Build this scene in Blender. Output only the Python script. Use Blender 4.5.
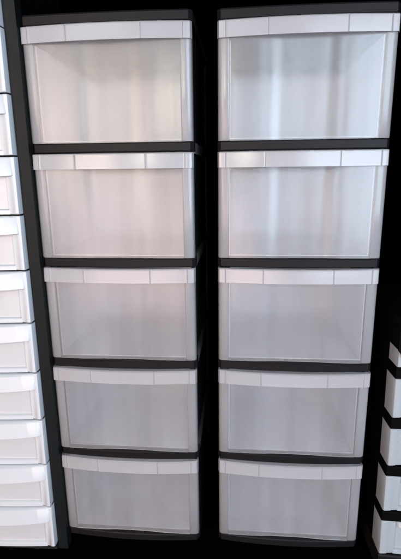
import bpy, bmesh, math
from mathutils import Vector, Matrix

for o in list(bpy.data.objects):
    bpy.data.objects.remove(o)
S = bpy.context.scene
COL = S.collection

# ------------------------------------------------------------------ camera
FLOOR = -1.062                    # floor below the lens; the world has the floor at z = 0
H = -FLOOR
F_PX, PITCH, ROLL = 447.4, 0.2391, -0.0124
cd = bpy.data.cameras.new('camera')
cam = bpy.data.objects.new('camera', cd)
COL.objects.link(cam)
cd.sensor_fit = 'VERTICAL'
cd.sensor_height = 24.0
cd.sensor_width = 24.0
cd.lens = 24.0 * F_PX / 559.0
cd.clip_start = 0.02
cd.clip_end = 100
R0 = Vector((1, 0, 0))
FW = Vector((0, math.cos(PITCH), -math.sin(PITCH)))
UP = R0.cross(FW)
c, s = math.cos(ROLL), math.sin(ROLL)
ax, ay, az = c * R0 + s * UP, -s * R0 + c * UP, -FW
M = Matrix((ax, ay, az)).transposed().to_4x4()
M.translation = (0, 0, H)
cam.matrix_world = M
S.camera = cam

# ------------------------------------------------------------------ world, lamps, exposure
W = bpy.data.worlds.new('World')
S.world = W
W.use_nodes = True
W.node_tree.nodes['Background'].inputs[0].default_value = (0, 0, 0, 1)
W.node_tree.nodes['Background'].inputs[1].default_value = 0.0
S.view_settings.view_transform = 'Standard'
S.view_settings.look = 'None'
S.view_settings.exposure = 0.06
S.view_settings.gamma = 1


def lamp(name, loc, target, sx, sy, power, col):
    d = bpy.data.lights.new(name, 'AREA')
    d.shape = 'RECTANGLE'
    d.size, d.size_y = sx, sy
    d.energy = power
    d.color = col
    o = bpy.data.objects.new(name, d)
    COL.objects.link(o)
    o.location = loc
    o.rotation_euler = (Vector(target) - Vector(loc)).to_track_quat('-Z', 'Y').to_euler()
    return o


lamp('window_light', (1.15, -1.5, 1.25), (0, 1.1, 0.25), 1.6, 1.9, 100, (0.69, 0.84, 1.0))
lamp('upper_left_fill', (-0.9, -0.4, 2.3), (-0.3, 1.1, 0.75), 0.8, 0.8, 10, (0.80, 0.92, 1.0))  # added light from above left, brightens the white tower
lamp('warm_left_fill', (-1.30, -1.0, 1.35), (-0.2, 1.1, 0.3), 0.75, 1.0, 25, (1.0, 0.76, 0.60))  # added warm light, tints the left-hand drawers
lamp('edge_glint_lamp', (-0.47, -1.0, 1.50), (-0.05, 1.1, 0.9), 0.16, 0.45, 9, (1.0, 0.92, 0.74))  # added narrow lamp, mirrored in the top drawer's right stile
lamp('low_warm_fill', (-0.75, -1.3, 0.50), (-0.2, 1.1, 0.10), 1.6, 0.9, 28, (1.0, 0.66, 0.56))  # added warm fill for the lower drawers, no real source


# ------------------------------------------------------------------ materials
def new_mat(name):
    m = bpy.data.materials.new(name)
    m.use_nodes = True
    nt = m.node_tree
    for n in list(nt.nodes):
        nt.nodes.remove(n)
    out = nt.nodes.new('ShaderNodeOutputMaterial')
    return m, nt, out


def N(nt, t, **kw):
    n = nt.nodes.new(t)
    for k, v in kw.items():
        if k.startswith('i_'):
            n.inputs[k[2:].replace('_', ' ')].default_value = v
        else:
            setattr(n, k, v)
    return n


def bump_chain(nt, scale_a, dist_a, scale_b, dist_b, stretch=(1, 1, 1)):
    tc = N(nt, 'ShaderNodeTexCoord')
    mp = N(nt, 'ShaderNodeMapping')
    mp.inputs['Scale'].default_value = stretch
    nt.links.new(tc.outputs['Object'], mp.inputs[0])
    na = N(nt, 'ShaderNodeTexNoise')
    na.inputs['Scale'].default_value = scale_a
    na.inputs['Detail'].default_value = 3
    nb = N(nt, 'ShaderNodeTexNoise')
    nb.inputs['Scale'].default_value = scale_b
    nt.links.new(mp.outputs[0], na.inputs['Vector'])
    nt.links.new(mp.outputs[0], nb.inputs['Vector'])
    ba = N(nt, 'ShaderNodeBump')
    ba.inputs['Strength'].default_value = 1
    ba.inputs['Distance'].default_value = dist_a
    bb = N(nt, 'ShaderNodeBump')
    bb.inputs['Strength'].default_value = 1
    bb.inputs['Distance'].default_value = dist_b
    nt.links.new(na.outputs['Fac'], ba.inputs['Height'])
    nt.links.new(nb.outputs['Fac'], bb.inputs['Height'])
    nt.links.new(ba.outputs[0], bb.inputs['Normal'])
    return bb, na, mp


def opaque(name, col, rough, var=0.15, fine=900, fine_d=0.00006, wave=9, wave_d=0.0006, spec=0.5):
    m, nt, out = new_mat(name)
    b, na, mp = bump_chain(nt, wave, wave_d, fine, fine_d)
    p = N(nt, 'ShaderNodeBsdfPrincipled')
    p.inputs['Specular IOR Level'].default_value = spec
    nz = N(nt, 'ShaderNodeTexNoise')
    nz.inputs['Scale'].default_value = 14
    nz.inputs['Detail'].default_value = 6
    nt.links.new(mp.outputs[0], nz.inputs['Vector'])
    mx = N(nt, 'ShaderNodeMix', data_type='RGBA')
    mx.inputs[6].default_value = (*[x * (1 - var) for x in col], 1)
    mx.inputs[7].default_value = (*[min(1, x * (1 + var)) for x in col], 1)
    nt.links.new(nz.outputs['Fac'], mx.inputs[0])
    nt.links.new(mx.outputs[2], p.inputs['Base Color'])
    mr = N(nt, 'ShaderNodeMapRange')
    mr.inputs['To Min'].default_value = rough * 0.75
    mr.inputs['To Max'].default_value = min(1, rough * 1.3)
    nt.links.new(nz.outputs['Fac'], mr.inputs['Value'])
    nt.links.new(mr.outputs[0], p.inputs['Roughness'])
    nt.links.new(b.outputs[0], p.inputs['Normal'])
    nt.links.new(p.outputs[0], out.inputs[0])
    return m


def frosted(name, col, clear, blur, transl, gloss=0.2, stretch=(1, 1, 0.25), wave_d=0.0012):
    """milky polypropylene: part scatters, part lets a blurred view through, with a soft sheen"""
    m, nt, out = new_mat(name)
    b, na, mp = bump_chain(nt, 16, wave_d, 420, 0.00005, stretch)
    nz = N(nt, 'ShaderNodeTexNoise')
    nz.inputs['Scale'].default_value = 5
    nz.inputs['Detail'].default_value = 3
    nz.inputs['Roughness'].default_value = 0.6
    nt.links.new(mp.outputs[0], nz.inputs['Vector'])
    mx = N(nt, 'ShaderNodeMix', data_type='RGBA')
    mx.inputs[6].default_value = (*[x * 0.93 for x in col], 1)
    mx.inputs[7].default_value = (*col, 1)
    nt.links.new(nz.outputs['Fac'], mx.inputs[0])
    df = N(nt, 'ShaderNodeBsdfDiffuse')
    tl = N(nt, 'ShaderNodeBsdfTranslucent')
    nt.links.new(mx.outputs[2], df.inputs['Color'])
    nt.links.new(mx.outputs[2], tl.inputs['Color'])
    nt.links.new(b.outputs[0], df.inputs['Normal'])
    a = N(nt, 'ShaderNodeMixShader')
    a.inputs[0].default_value = transl
    nt.links.new(df.outputs[0], a.inputs[1])
    nt.links.new(tl.outputs[0], a.inputs[2])
    tr = N(nt, 'ShaderNodeBsdfTransparent')
    # uneven wall thickness: soft upright streaks, different in every moulding
    oi = N(nt, 'ShaderNodeObjectInfo')
    rnd = N(nt, 'ShaderNodeMath', operation='MULTIPLY')
    rnd.inputs[1].default_value = 37.0
    nt.links.new(oi.outputs['Random'], rnd.inputs[0])
    sm = N(nt, 'ShaderNodeMapping')
    sm.inputs['Scale'].default_value = (1, 1, 0.06)
    tc2 = N(nt, 'ShaderNodeTexCoord')
    nt.links.new(tc2.outputs['Object'], sm.inputs[0])
    off = N(nt, 'ShaderNodeVectorMath', operation='ADD')
    nt.links.new(sm.outputs[0], off.inputs[0])
    nt.links.new(rnd.outputs[0], off.inputs[1])
    sn = N(nt, 'ShaderNodeTexNoise')
    sn.inputs['Scale'].default_value = 10
    sn.inputs['Detail'].default_value = 2
    sn.inputs['Roughness'].default_value = 0.6
    nt.links.new(off.outputs[0], sn.inputs['Vector'])
    sr = N(nt, 'ShaderNodeMapRange')
    sr.inputs['From Min'].default_value = 0.35
    sr.inputs['From Max'].default_value = 0.65
    nt.links.new(sn.outputs['Fac'], sr.inputs['Value'])
    sc = N(nt, 'ShaderNodeMix', data_type='RGBA')
    sc.inputs[6].default_value = (0.87, 0.865, 0.88, 1)
    sc.inputs[7].default_value = (0.985, 0.99, 1.0, 1)
    nt.links.new(sr.outputs[0], sc.inputs[0])
    nt.links.new(sc.outputs[2], tr.inputs[0])
    rf = N(nt, 'ShaderNodeBsdfRefraction')
    rf.inputs['Roughness'].default_value = blur
    rf.inputs['IOR'].default_value = 1.25
    nt.links.new(sc.outputs[2], rf.inputs['Color'])
    t2 = N(nt, 'ShaderNodeMixShader')
    t2.inputs[0].default_value = 0.80
    nt.links.new(tr.outputs[0], t2.inputs[1])
    nt.links.new(rf.outputs[0], t2.inputs[2])
    k = N(nt, 'ShaderNodeMixShader')
    mr = N(nt, 'ShaderNodeMapRange')
    mr.inputs['From Min'].default_value = 0.3
    mr.inputs['From Max'].default_value = 0.7
    mr.inputs['To Min'].default_value = clear
    mr.inputs['To Max'].default_value = clear
    nt.links.new(nz.outputs['Fac'], mr.inputs['Value'])
    nt.links.new(mr.outputs[0], k.inputs[0])
    nt.links.new(a.outputs[0], k.inputs[1])
    nt.links.new(t2.outputs[0], k.inputs[2])
    gl = N(nt, 'ShaderNodeBsdfGlossy')
    gl.inputs['Roughness'].default_value = gloss
    nt.links.new(b.outputs[0], gl.inputs['Normal'])
    fr = N(nt, 'ShaderNodeFresnel')
    fr.inputs['IOR'].default_value = 1.5
    nt.links.new(b.outputs[0], fr.inputs['Normal'])
    z = N(nt, 'ShaderNodeMixShader')
    nt.links.new(fr.outputs[0], z.inputs[0])
    nt.links.new(k.outputs[0], z.inputs[1])
    nt.links.new(gl.outputs[0], z.inputs[2])
    nt.links.new(z.outputs[0], out.inputs[0])
    return m


BLACK = opaque('black_plastic', (0.009, 0.008, 0.0095), 0.45, fine=700, fine_d=0.00014, spec=0.12)
SIDE_BLACK = opaque('matt_black_plastic', (0.008, 0.008, 0.008), 0.55, spec=0.35)
SLATE = opaque('slate_plastic', (0.006, 0.008, 0.0092), 0.5, spec=0.14)
WHITE = frosted('white_plastic', (0.62, 0.66, 0.71), 0.03, 0.3, 0.15, 0.35)
GREYW = frosted('milky_white_plastic', (0.68, 0.70, 0.74), 0.10, 0.3, 0.25, 0.3)
PANEL = frosted('frosted_clear_plastic', (0.91, 0.93, 0.975), 0.805, 0.265, 0.5, 0.25, (1, 1, 0.6), 0.0007)
LIP = frosted('thick_frosted_plastic', (0.66, 0.66, 0.70), 0.42, 0.25, 0.32, 0.2, (1, 1, 1), 0.0006)
BIN = frosted('frosted_bin_plastic', (0.91, 0.93, 0.975), 0.03, 0.3, 0.20, 0.4)
STILE = frosted('frosted_edge_plastic', (0.76, 0.77, 0.81), 0.66, 0.2, 0.40, 0.24, (1, 1, 0.6), 0.0007)
DARK = opaque('deep_black_plastic', (0.0016, 0.0016, 0.0018), 0.6, spec=0.05)
CARTP = frosted('cloudy_drawer_plastic', (0.60, 0.65, 0.70), 0.2, 0.3, 0.35, 0.2)
RUNG = opaque('brightened_black_plastic', (0.10, 0.095, 0.088), 0.4)  # black rungs coloured lighter, in place of light that misses the gap
FLOORM = opaque('black_floor', (0.0012, 0.0012, 0.0012), 0.9, spec=0.0)


# ------------------------------------------------------------------ mesh helpers
def link(name, bm, mat, parent=None, loc=(0, 0, 0), sharp=35, bevel=None):
    if bevel:
        es = [e for e in bm.edges if len(e.link_faces) == 2 and e.calc_face_angle(0) > 0.6]
        bmesh.ops.bevel(bm, geom=es, offset=bevel, segments=2, affect='EDGES', profile=0.5, clamp_overlap=True)
    bm.normal_update()
    me = bpy.data.meshes.new(name)
    bm.to_mesh(me)
    bm.free()
    for p in me.polygons:
        p.use_smooth = True
    me.set_sharp_from_angle(angle=math.radians(sharp))
    me.materials.append(mat)
    o = bpy.data.objects.new(name, me)
    COL.objects.link(o)
    o.location = loc
    if parent:
        o.parent = parent
    return o


def outward(fs):
    """turn the faces of one closed shell so that they enclose a positive volume"""
    v = 0.0
    for f in fs:
        a = f.verts[0].co
        for p, q in zip(f.verts[1:], f.verts[2:]):
            v += a.dot(p.co.cross(q.co))
    if v < 0:
        for f in fs:
            f.normal_flip()


def box(bm, x0, x1, y0, y1, z0, z1):
    v = [bm.verts.new((x, y, z)) for z in (z0, z1) for y in (y0, y1) for x in (x0, x1)]
    outward([bm.faces.new([v[i] for i in f]) for f in ((0, 2, 3, 1), (4, 5, 7, 6), (0, 1, 5, 4), (2, 6, 7, 3), (0, 4, 6, 2), (1, 3, 7, 5))])


def loft(bm, rings):
    """closed rings of equal length -> skin with end caps"""
    vr = [[bm.verts.new(p) for p in r] for r in rings]
    n = len(vr[0])
    fs = []
    for a, b in zip(vr, vr[1:]):
        for i in range(n):
            j = (i + 1) % n
            fs.append(bm.faces.new((a[i], a[j], b[j], b[i])))
    fs.append(bm.faces.new(vr[0][::-1]))
    fs.append(bm.faces.new(vr[-1]))
    outward(fs)


def empty(name, loc, rz=0, parent=None):
    o = bpy.data.objects.new(name, None)
    o.empty_display_size = 0.1
    COL.objects.link(o)
    o.location = loc
    o.rotation_euler = (0, 0, rz)
    if parent:
        o.parent = parent
    return o


def thing(name, label, cat, loc, rz=0, group=None):
    o = empty(name, loc, rz)
    o['label'] = label
    o['category'] = cat
    if group:
        o['group'] = group
    return o


def interp(u, pts):
    u = abs(u)
    for (a, b), (c2, d) in zip(pts, pts[1:]):
        if u <= c2:
            t = (u - a) / (c2 - a)
            t = t * t * (3 - 2 * t)
            return b + (d - b) * t
    return pts[-1][1]


# ------------------------------------------------------------------ the setting
bm = bmesh.new()
box(bm, -4, 4, -3, 5, -0.05, 0)
fl = link('floor', bm, FLOORM)
fl['kind'] = 'structure'

# ------------------------------------------------------------------ five-drawer tower
HW = 0.19                                  # half the width of a tower
DEPTH = 0.47
ZR = [(0.3108, 0.3334), (0.0426, 0.0633), (-0.2259, -0.2045), (-0.4902, -0.4682), (-0.7524, -0.7308), (-1.0130, -0.9920)]
ZR = [(a + H, b + H) for a, b in ZR]
US = [-1 + 2 * i / 48 for i in range(49)]


def rail_front(u, bow):
    y = -0.004 - bow * (1 - u * u)
    e = max(0, (abs(u) - 0.955) / 0.045)   # rounded corner
    return y + 0.010 * (1 - math.sqrt(max(0, 1 - e * e)))


def rail_mesh(z0, z1, bow, back=0.035):
    bm = bmesh.new()
    rings = []
    for u in US:
        x = u * HW
        y = rail_front(u, bow)
        h = 0.0022
        rings.append([(x, y + h, z0), (x, y, z0 + h), (x, y, z1 - h), (x, y + h, z1), (x, back, z1), (x, back, z0)])
    loft(bm, rings)
    return bm


PW = [(0, -0.0034), (0.30, -0.0038), (0.46, -0.0060), (0.62, -0.0070), (0.84, -0.0068), (1.0, -0.0062)]


def drawer(parent, z0, z1, tilt):
    """one drawer: origin at the middle of its lower front edge"""
    h = z1 - z0
    d = empty('drawer', (0, -tilt, z0), 0, parent)
    hw = HW - 0.001
    st = 0.026                              # stile width
    lip_h = 0.0345
    # front panel between the stiles
    bm = bmesh.new()
    xi = hw - st
    rings = []
    for u in US:
        x = u * xi
        y = interp(u, PW)
        zs = [0.0004, 0.006, 0.012] + [0.012 + (h - 0.014) * k / 8 for k in range(1, 9)]
        fr = [(x, y, z) for z in zs]
        rings.append(fr + [(x, y + 0.0022, zs[-1]), (x, y + 0.0022, zs[0])])
    loft(bm, rings)
    link('front_panel', bm, PANEL, d, sharp=30)
    # stiles: thicker rounded ends of the front
    for sd in (-1, 1):
        bm = bmesh.new()
        rings = []
        prof = [(0.0002, -0.0062), (0.0016, -0.0070), (0.004, -0.0073), (0.013, -0.0070), (0.020, -0.0058), (0.024, -0.0025), (0.026, 0.004)]
        for z in (0.0004, 0.004, h * 0.5, h - 0.004, h - 0.0015):
            e = 0.002 if z in (0.0004,) else 0.0
            ring = [(sd * (xi + px), py + e, z) for px, py in prof]
            ring += [(sd * (xi + 0.024), 0.030, z), (sd * (xi + 0.022), 0.030, z), (sd * (xi + 0.0225), 0.000, z), (sd * (xi + 0.018), -0.0030, z), (sd * (xi + 0.0002), -0.0040, z)]
            rings.append(ring)
        loft(bm, rings)
        link('side_stile', bm, STILE, d, sharp=40)
    # handle lip: a bowed hollow strip with fine moulded ribs
    bm = bmesh.new()
    rings = []
    zt = h - 0.0018
    ribs = (-0.90, -0.43, 0.43, 0.90)
    for u in sorted([-1 + 2 * i / 96 for i in range(97)] + [q + k * 0.0032 + 0.0001 for q in ribs for k in (-3, -2, -1, 0, 1, 2, 3)]):
        x = u * (hw + 0.0006)
        y = -0.0105 - 0.0135 * (1 - u * u)
        e = max(0, (abs(u) - 0.97) / 0.03)
        y += 0.008 * (1 - math.sqrt(max(0, 1 - e * e)))
        y -= 0.0014 * sum(math.exp(-((u - q) / 0.0048) ** 2) for q in ribs)
        rings.append([(x, 0.0, zt), (x, y + 0.003, zt), (x, y + 0.0004, zt - 0.0022), (x, y - 0.0008, zt - lip_h), (x, y + 0.0018, zt - lip_h),
                      (x, y + 0.0028, zt - 0.0045), (x, 0.0, zt - 0.0030)])
    loft(bm, rings)
    link('handle_lip', bm, LIP, d, sharp=40)
    # the bin behind
    bm = bmesh.new()
    bw, bd, bh, t = hw - st + 0.0, 0.36, h * 0.80, 0.0018
    box(bm, -bw, bw, 0.006, bd, 0.004, 0.004 + t)
    for sd in (-1, 1):
        box(bm, min(sd * bw, sd * (bw - t)), max(sd * bw, sd * (bw - t)), 0.006, bd, 0.0062, bh + 0.012)
    box(bm, -bw + t + 0.0002, bw - t - 0.0002, bd - t, bd, 0.0062, bh)
    box(bm, -bw - 0.004, bw + 0.004, bd + 0.0004, bd + 0.003, bh - 0.006, bh)
    link('bin', bm, BIN, d)
    return d


def tower(label, x, y, a):
    t = thing('drawer_tower', label, 'drawer unit', (x, y, 0), a, 'black five-drawer towers with frosted drawers')
    # top
    bm = bmesh.new()
    z0, z1 = ZR[0]
    rings = []
    for u in US:
        xx = u * HW
        yy = rail_front(u, 0.006)
        rings.append([(xx, yy + 0.002, z0), (xx, yy, z0 + 0.002), (xx, yy, z1 - 0.004), (xx, yy + 0.004, z1), (xx, DEPTH, z1), (xx, DEPTH, z0)])
    loft(bm, rings)
    link('top_panel', bm, BLACK, t)
    for k, (z0, z1) in enumerate(ZR[1:5]):
        link('front_rail', rail_mesh(z0, z1, 0.0105), BLACK, t)
    # base with its low plinth
    z0, z1 = ZR[5]
    bm = rail_mesh(z0, z1, 0.0125, 0.06)
    box(bm, -HW + 0.001, HW - 0.001, 0.061, DEPTH, z0, z1)
    link('base', bm, BLACK, t)
    for sx in (-1, 1):
        # closed dark flank with posts and rungs standing proud
        bm = bmesh.new()
        x0, x1 = sorted((sx * (HW - 0.012), sx * (HW - 0.008)))
        box(bm, x0, x1, 0.0355, DEPTH - 0.041, ZR[5][1], ZR[0][0])
        link('side_panel', bm, SIDE_BLACK, t)
        x0, x1 = sorted((sx * (HW - 0.020), sx * (HW - 0.002)))
        bm = bmesh.new()
        box(bm, x0, x1, DEPTH - 0.04, DEPTH, ZR[5][1], ZR[0][0])
        link('rear_post', bm, BLACK, t, bevel=0.004)
        for z0, z1 in ZR[1:5]:
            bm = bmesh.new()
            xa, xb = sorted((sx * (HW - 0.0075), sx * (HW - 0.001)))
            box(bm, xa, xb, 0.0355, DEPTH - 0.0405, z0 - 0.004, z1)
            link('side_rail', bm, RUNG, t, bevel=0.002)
        for yy in (0.12, DEPTH - 0.06):
            bm = bmesh.new()
            r = [[(sx * (HW - 0.06) + q * math.cos(k * math.pi / 8), yy + q * math.sin(k * math.pi / 8), zz) for k in range(16)]
                 for q, zz in ((0.014, 0.0), (0.018, 0.004), (0.020, ZR[5][0]))]
            loft(bm, r)
            link('foot', bm, SIDE_BLACK, t)
    bm = bmesh.new()
    box(bm, -HW + 0.021, HW - 0.021, DEPTH - 0.006, DEPTH - 0.002, ZR[5][1], ZR[0][0])
    link('back_panel', bm, SIDE_BLACK, t)
    for k in range(5):
        drawer(t, ZR[k + 1][1] + 0.0006, ZR[k][0] - 0.0006, (0.0, 0.001, 0.0004, 0.0016, 0.0008)[k])
    return t


tower('black tower of five frosted drawers, standing next to the white drawer tower', -0.2004, 1.0722, -0.0874)
tower('black tower of five frosted drawers, right-hand one of the pair, nearer the short cart', 0.2316, 1.0420, -0.0861)


# ------------------------------------------------------------------ shallow-drawer carts
def cart_drawer(parent, z0, h, hw, mat, lipmat, bin_depth, lip_frac=0.34, st=0.024, lip_in=0.0035):
    d = empty('drawer', (0, 0, z0), 0, parent)
    t = 0.0024
    # frame of the front: two stiles and a low bottom strip, one mould
    bm = bmesh.new()
    for sd in (-1, 1):
        rings = []
        for z in (0.001, 0.003, h - 0.003, h - 0.001):
            e = 0.002 if z in (0.001, h - 0.001) else 0
            q = 0.0018 * (1 - z / h)        # narrows a little towards the bottom
            pr = [(hw - st, 0.0), (hw - st, -0.008), (hw - st * 0.55, -0.009), (hw - st * 0.45, -0.0112), (hw - 0.004, -0.012), (hw - 0.001, -0.0105),
                  (hw, -0.007), (hw, 0.045), (hw - t, 0.045), (hw - t, 0.0)]
            rings.append([(sd * (px - q), py + e, z) for px, py in pr])
        loft(bm, rings)
    rings = []
    for i in range(25):
        u = -1 + 2 * i / 24
        x = u * (hw - st)
        y = -0.0085 - 0.006 * (1 - u * u)
        rings.append([(x, 0.0, 0.001), (x, y, 0.001), (x, y, 0.010), (x, y + 0.003, 0.0125), (x, 0, 0.0125)])
    loft(bm, rings)
    link('front_frame', bm, mat, d, sharp=40)
    bm = bmesh.new()
    rings = []
    for i in range(25):
        u = -1 + 2 * i / 24
        x = u * (hw - st - 0.0004)
        y = -0.001 - 0.004 * (1 - u * u)
        rings.append([(x, y, 0.0128), (x, y, h - 0.004), (x, y + t, h - 0.004), (x, y + t, 0.0128)])
    loft(bm, rings)
    link('window_panel', bm, GREYW if lipmat is WHITE else mat, d, sharp=40)
    # bowed handle lip
    bm = bmesh.new()
    rings = []
    zt = h - 0.0012
    lh = h * lip_frac
    for i in range(61):
        u = -1 + 2 * i / 60
        x = u * (hw - lip_in)
        y = -0.0135 - 0.016 * (1 - u ** 2)
        e = max(0, (abs(u) - 0.90) / 0.10)
        y += 0.008 * (1 - math.sqrt(max(0, 1 - e * e)))
        lz = lh * (1 - 0.10 * u * u)
        rings.append([(x, -0.002, zt), (x, y + 0.006, zt), (x, y + 0.001, zt - 0.004), (x, y - 0.003, zt - lz), (x, y, zt - lz - 0.001), (x, y + 0.006, zt - 0.007), (x, -0.002, zt - 0.004)])
    loft(bm, rings)
    link('handle_lip', bm, lipmat, d, sharp=45)
    bm = bmesh.new()
    bw = hw - st - 0.002
    box(bm, -bw, bw, 0.006, bin_depth, 0.004, 0.006)
    for sd in (-1, 1):
        box(bm, min(sd * bw, sd * (bw - 0.002)), max(sd * bw, sd * (bw - 0.002)), 0.006, bin_depth, 0.0062, h * 0.85)
    box(bm, -bw + 0.0022, bw - 0.0022, bin_depth - 0.002, bin_depth, 0.0062, h * 0.85)
    link('bin', bm, mat, d)
    return d


# the tall white tower at the left: twelve shallow drawers in a slate frame
a = -0.060
hw = 0.165
PITCHW = 0.1335
Z0 = -1.030 + H
corner = Vector((-0.4185, 1.062))
tx = Vector((math.cos(a), math.sin(a)))
org = corner - tx * hw
wt = thing('drawer_tower', 'tall tower of shallow white drawers with a slate frame, at the left edge', 'drawer unit', (org.x, org.y, 0), a)
for k in range(12):
    cart_drawer(wt, Z0 + k * PITCHW, PITCHW - 0.0022, hw - (0, .0006, 0, .0004, .0008, 0, .0005, .0002, .0006, 0, 0, 0)[k], WHITE, WHITE, 0.30)
ztop = Z0 + 12 * PITCHW
for sx in (-1, 1):
    bm = bmesh.new()
    x0, x1 = sorted((sx * (hw + 0.001), sx * (hw + 0.0285)))
    box(bm, x0, x1, 0.006, 0.036, 0.012, ztop)
    link('front_post', bm, SLATE, wt, bevel=0.005)
    bm = bmesh.new()
    x0, x1 = sorted((sx * (hw + 0.010), sx * (hw + 0.014)))
    box(bm, x0, x1, 0.0365, 0.34, 0.030, ztop)
    link('side_panel', bm, DARK, wt)
    for yy in (0.03, 0.31):
        bm = bmesh.new()
        loft(bm, [[(sx * (hw - 0.01) + q * math.cos(k * math.pi / 8), yy + q * math.sin(k * math.pi / 8), zz) for k in range(16)]
                  for q, zz in ((0.012, 0), (0.015, 0.003), (0.016, 0.0115))])
        link('foot', bm, SIDE_BLACK, wt)
bm = bmesh.new()
box(bm, -hw - 0.0286, hw + 0.0286, -0.004, 0.345, ztop + 0.0005, ztop + 0.024)
link('top_panel', bm, SLATE, wt, bevel=0.005)
bm = bmesh.new()
box(bm, -hw - 0.009, hw + 0.009, 0.336, 0.340, 0.03, ztop)
link('back_panel', bm, SLATE, wt)
bm = bmesh.new()
box(bm, -hw + 0.002, hw - 0.002, 0.002, 0.335, 0.012, Z0 - 0.001)
link('base', bm, SIDE_BLACK, wt, bevel=0.003)

# the short black cart at the right edge, five cloudy drawers
a = -0.05
hw = 0.165
corner = Vector((0.4630, 0.9900))
tx = Vector((math.cos(a), math.sin(a)))
org = corner + tx * hw
sc_ = thing('drawer_cart', 'short black cart of five cloudy shallow drawers, cut off by the right edge', 'drawer cart', (org.x, org.y, 0), a)
zb = -0.994 + H
PR = 0.1335
DH = 0.104
for k in range(5):
    cart_drawer(sc_, zb + k * PR, DH, hw, CARTP, CARTP, 0.30, 0.14, 0.038, 0.0385)
    z0 = zb + k * PR + DH + 0.0008
    z1 = zb + (k + 1) * PR - 0.0008
    if k < 4:
        bm = bmesh.new()
        rings = []
        for i in range(41):
            u = -1 + 2 * i / 40
            y = -0.0115 - 0.008 * (1 - u * u)
            rings.append([(u * hw, y + 0.002, z0), (u * hw, y, z0 + 0.002), (u * hw, y, z1 - 0.002), (u * hw, y + 0.002, z1), (u * hw, 0.30, z1), (u * hw, 0.30, z0)])
        loft(bm, rings)
        link('front_rail', bm, DARK, sc_)
ztop = zb + 5 * PR
# lid whose front skirt dips over the top drawer
bm = bmesh.new()
rings = []
for i in range(41):
    u = -1 + 2 * i / 40
    y = -0.020 - 0.012 * (1 - u * u)
    zl = ztop - 0.088 - 0.024 * min(1, (1 - abs(u)) / 0.12)
    rings.append([(u * (hw + 0.003), y, zl), (u * (hw + 0.003), y, ztop - 0.014), (u * (hw + 0.003), y + 0.006, ztop - 0.008), (u * (hw + 0.003), 0.31, ztop - 0.008),
                  (u * (hw + 0.003), 0.31, ztop - 0.026), (u * (hw + 0.003), y + 0.005, ztop - 0.026), (u * (hw + 0.003), y + 0.004, zl)])
loft(bm, rings)
for sx in (-1, 1):
    x0, x1 = sorted((sx * (hw + 0.0008), sx * (hw + 0.0028)))
    box(bm, x0, x1, -0.014, 0.309, ztop - 0.086, ztop - 0.0265)
link('lid', bm, DARK, sc_)
for sx in (-1, 1):
    bm = bmesh.new()
    x0, x1 = sorted((sx * (hw - 0.006), sx * (hw - 0.002)))
    box(bm, x0, x1, 0.046, 0.305, zb, ztop - 0.027)
    link('side_panel', bm, DARK, sc_)
    for yy in (0.03, 0.27):
        bm = bmesh.new()
        loft(bm, [[(sx * (hw - 0.03) + q * math.cos(k * math.pi / 8), yy + q * math.sin(k * math.pi / 8), zz) for k in range(16)]
                  for q, zz in ((0.014, 0), (0.018, 0.003), (0.019, 0.0195))])
        link('foot', bm, DARK, sc_)
bm = bmesh.new()
box(bm, -hw + 0.0065, hw - 0.0065, 0.3005, 0.305, zb, ztop - 0.027)
link('back_panel', bm, DARK, sc_)
bm = bmesh.new()
rings = []
for i in range(41):
    u = -1 + 2 * i / 40
    y = -0.013 - 0.010 * (1 - u * u)
    rings.append([(u * hw, y, 0.020), (u * hw, y, zb - 0.004), (u * hw, y + 0.003, zb - 0.001), (u * hw, 0.305, zb - 0.001), (u * hw, 0.305, 0.020)])
loft(bm, rings)
link('base', bm, BLACK, sc_)
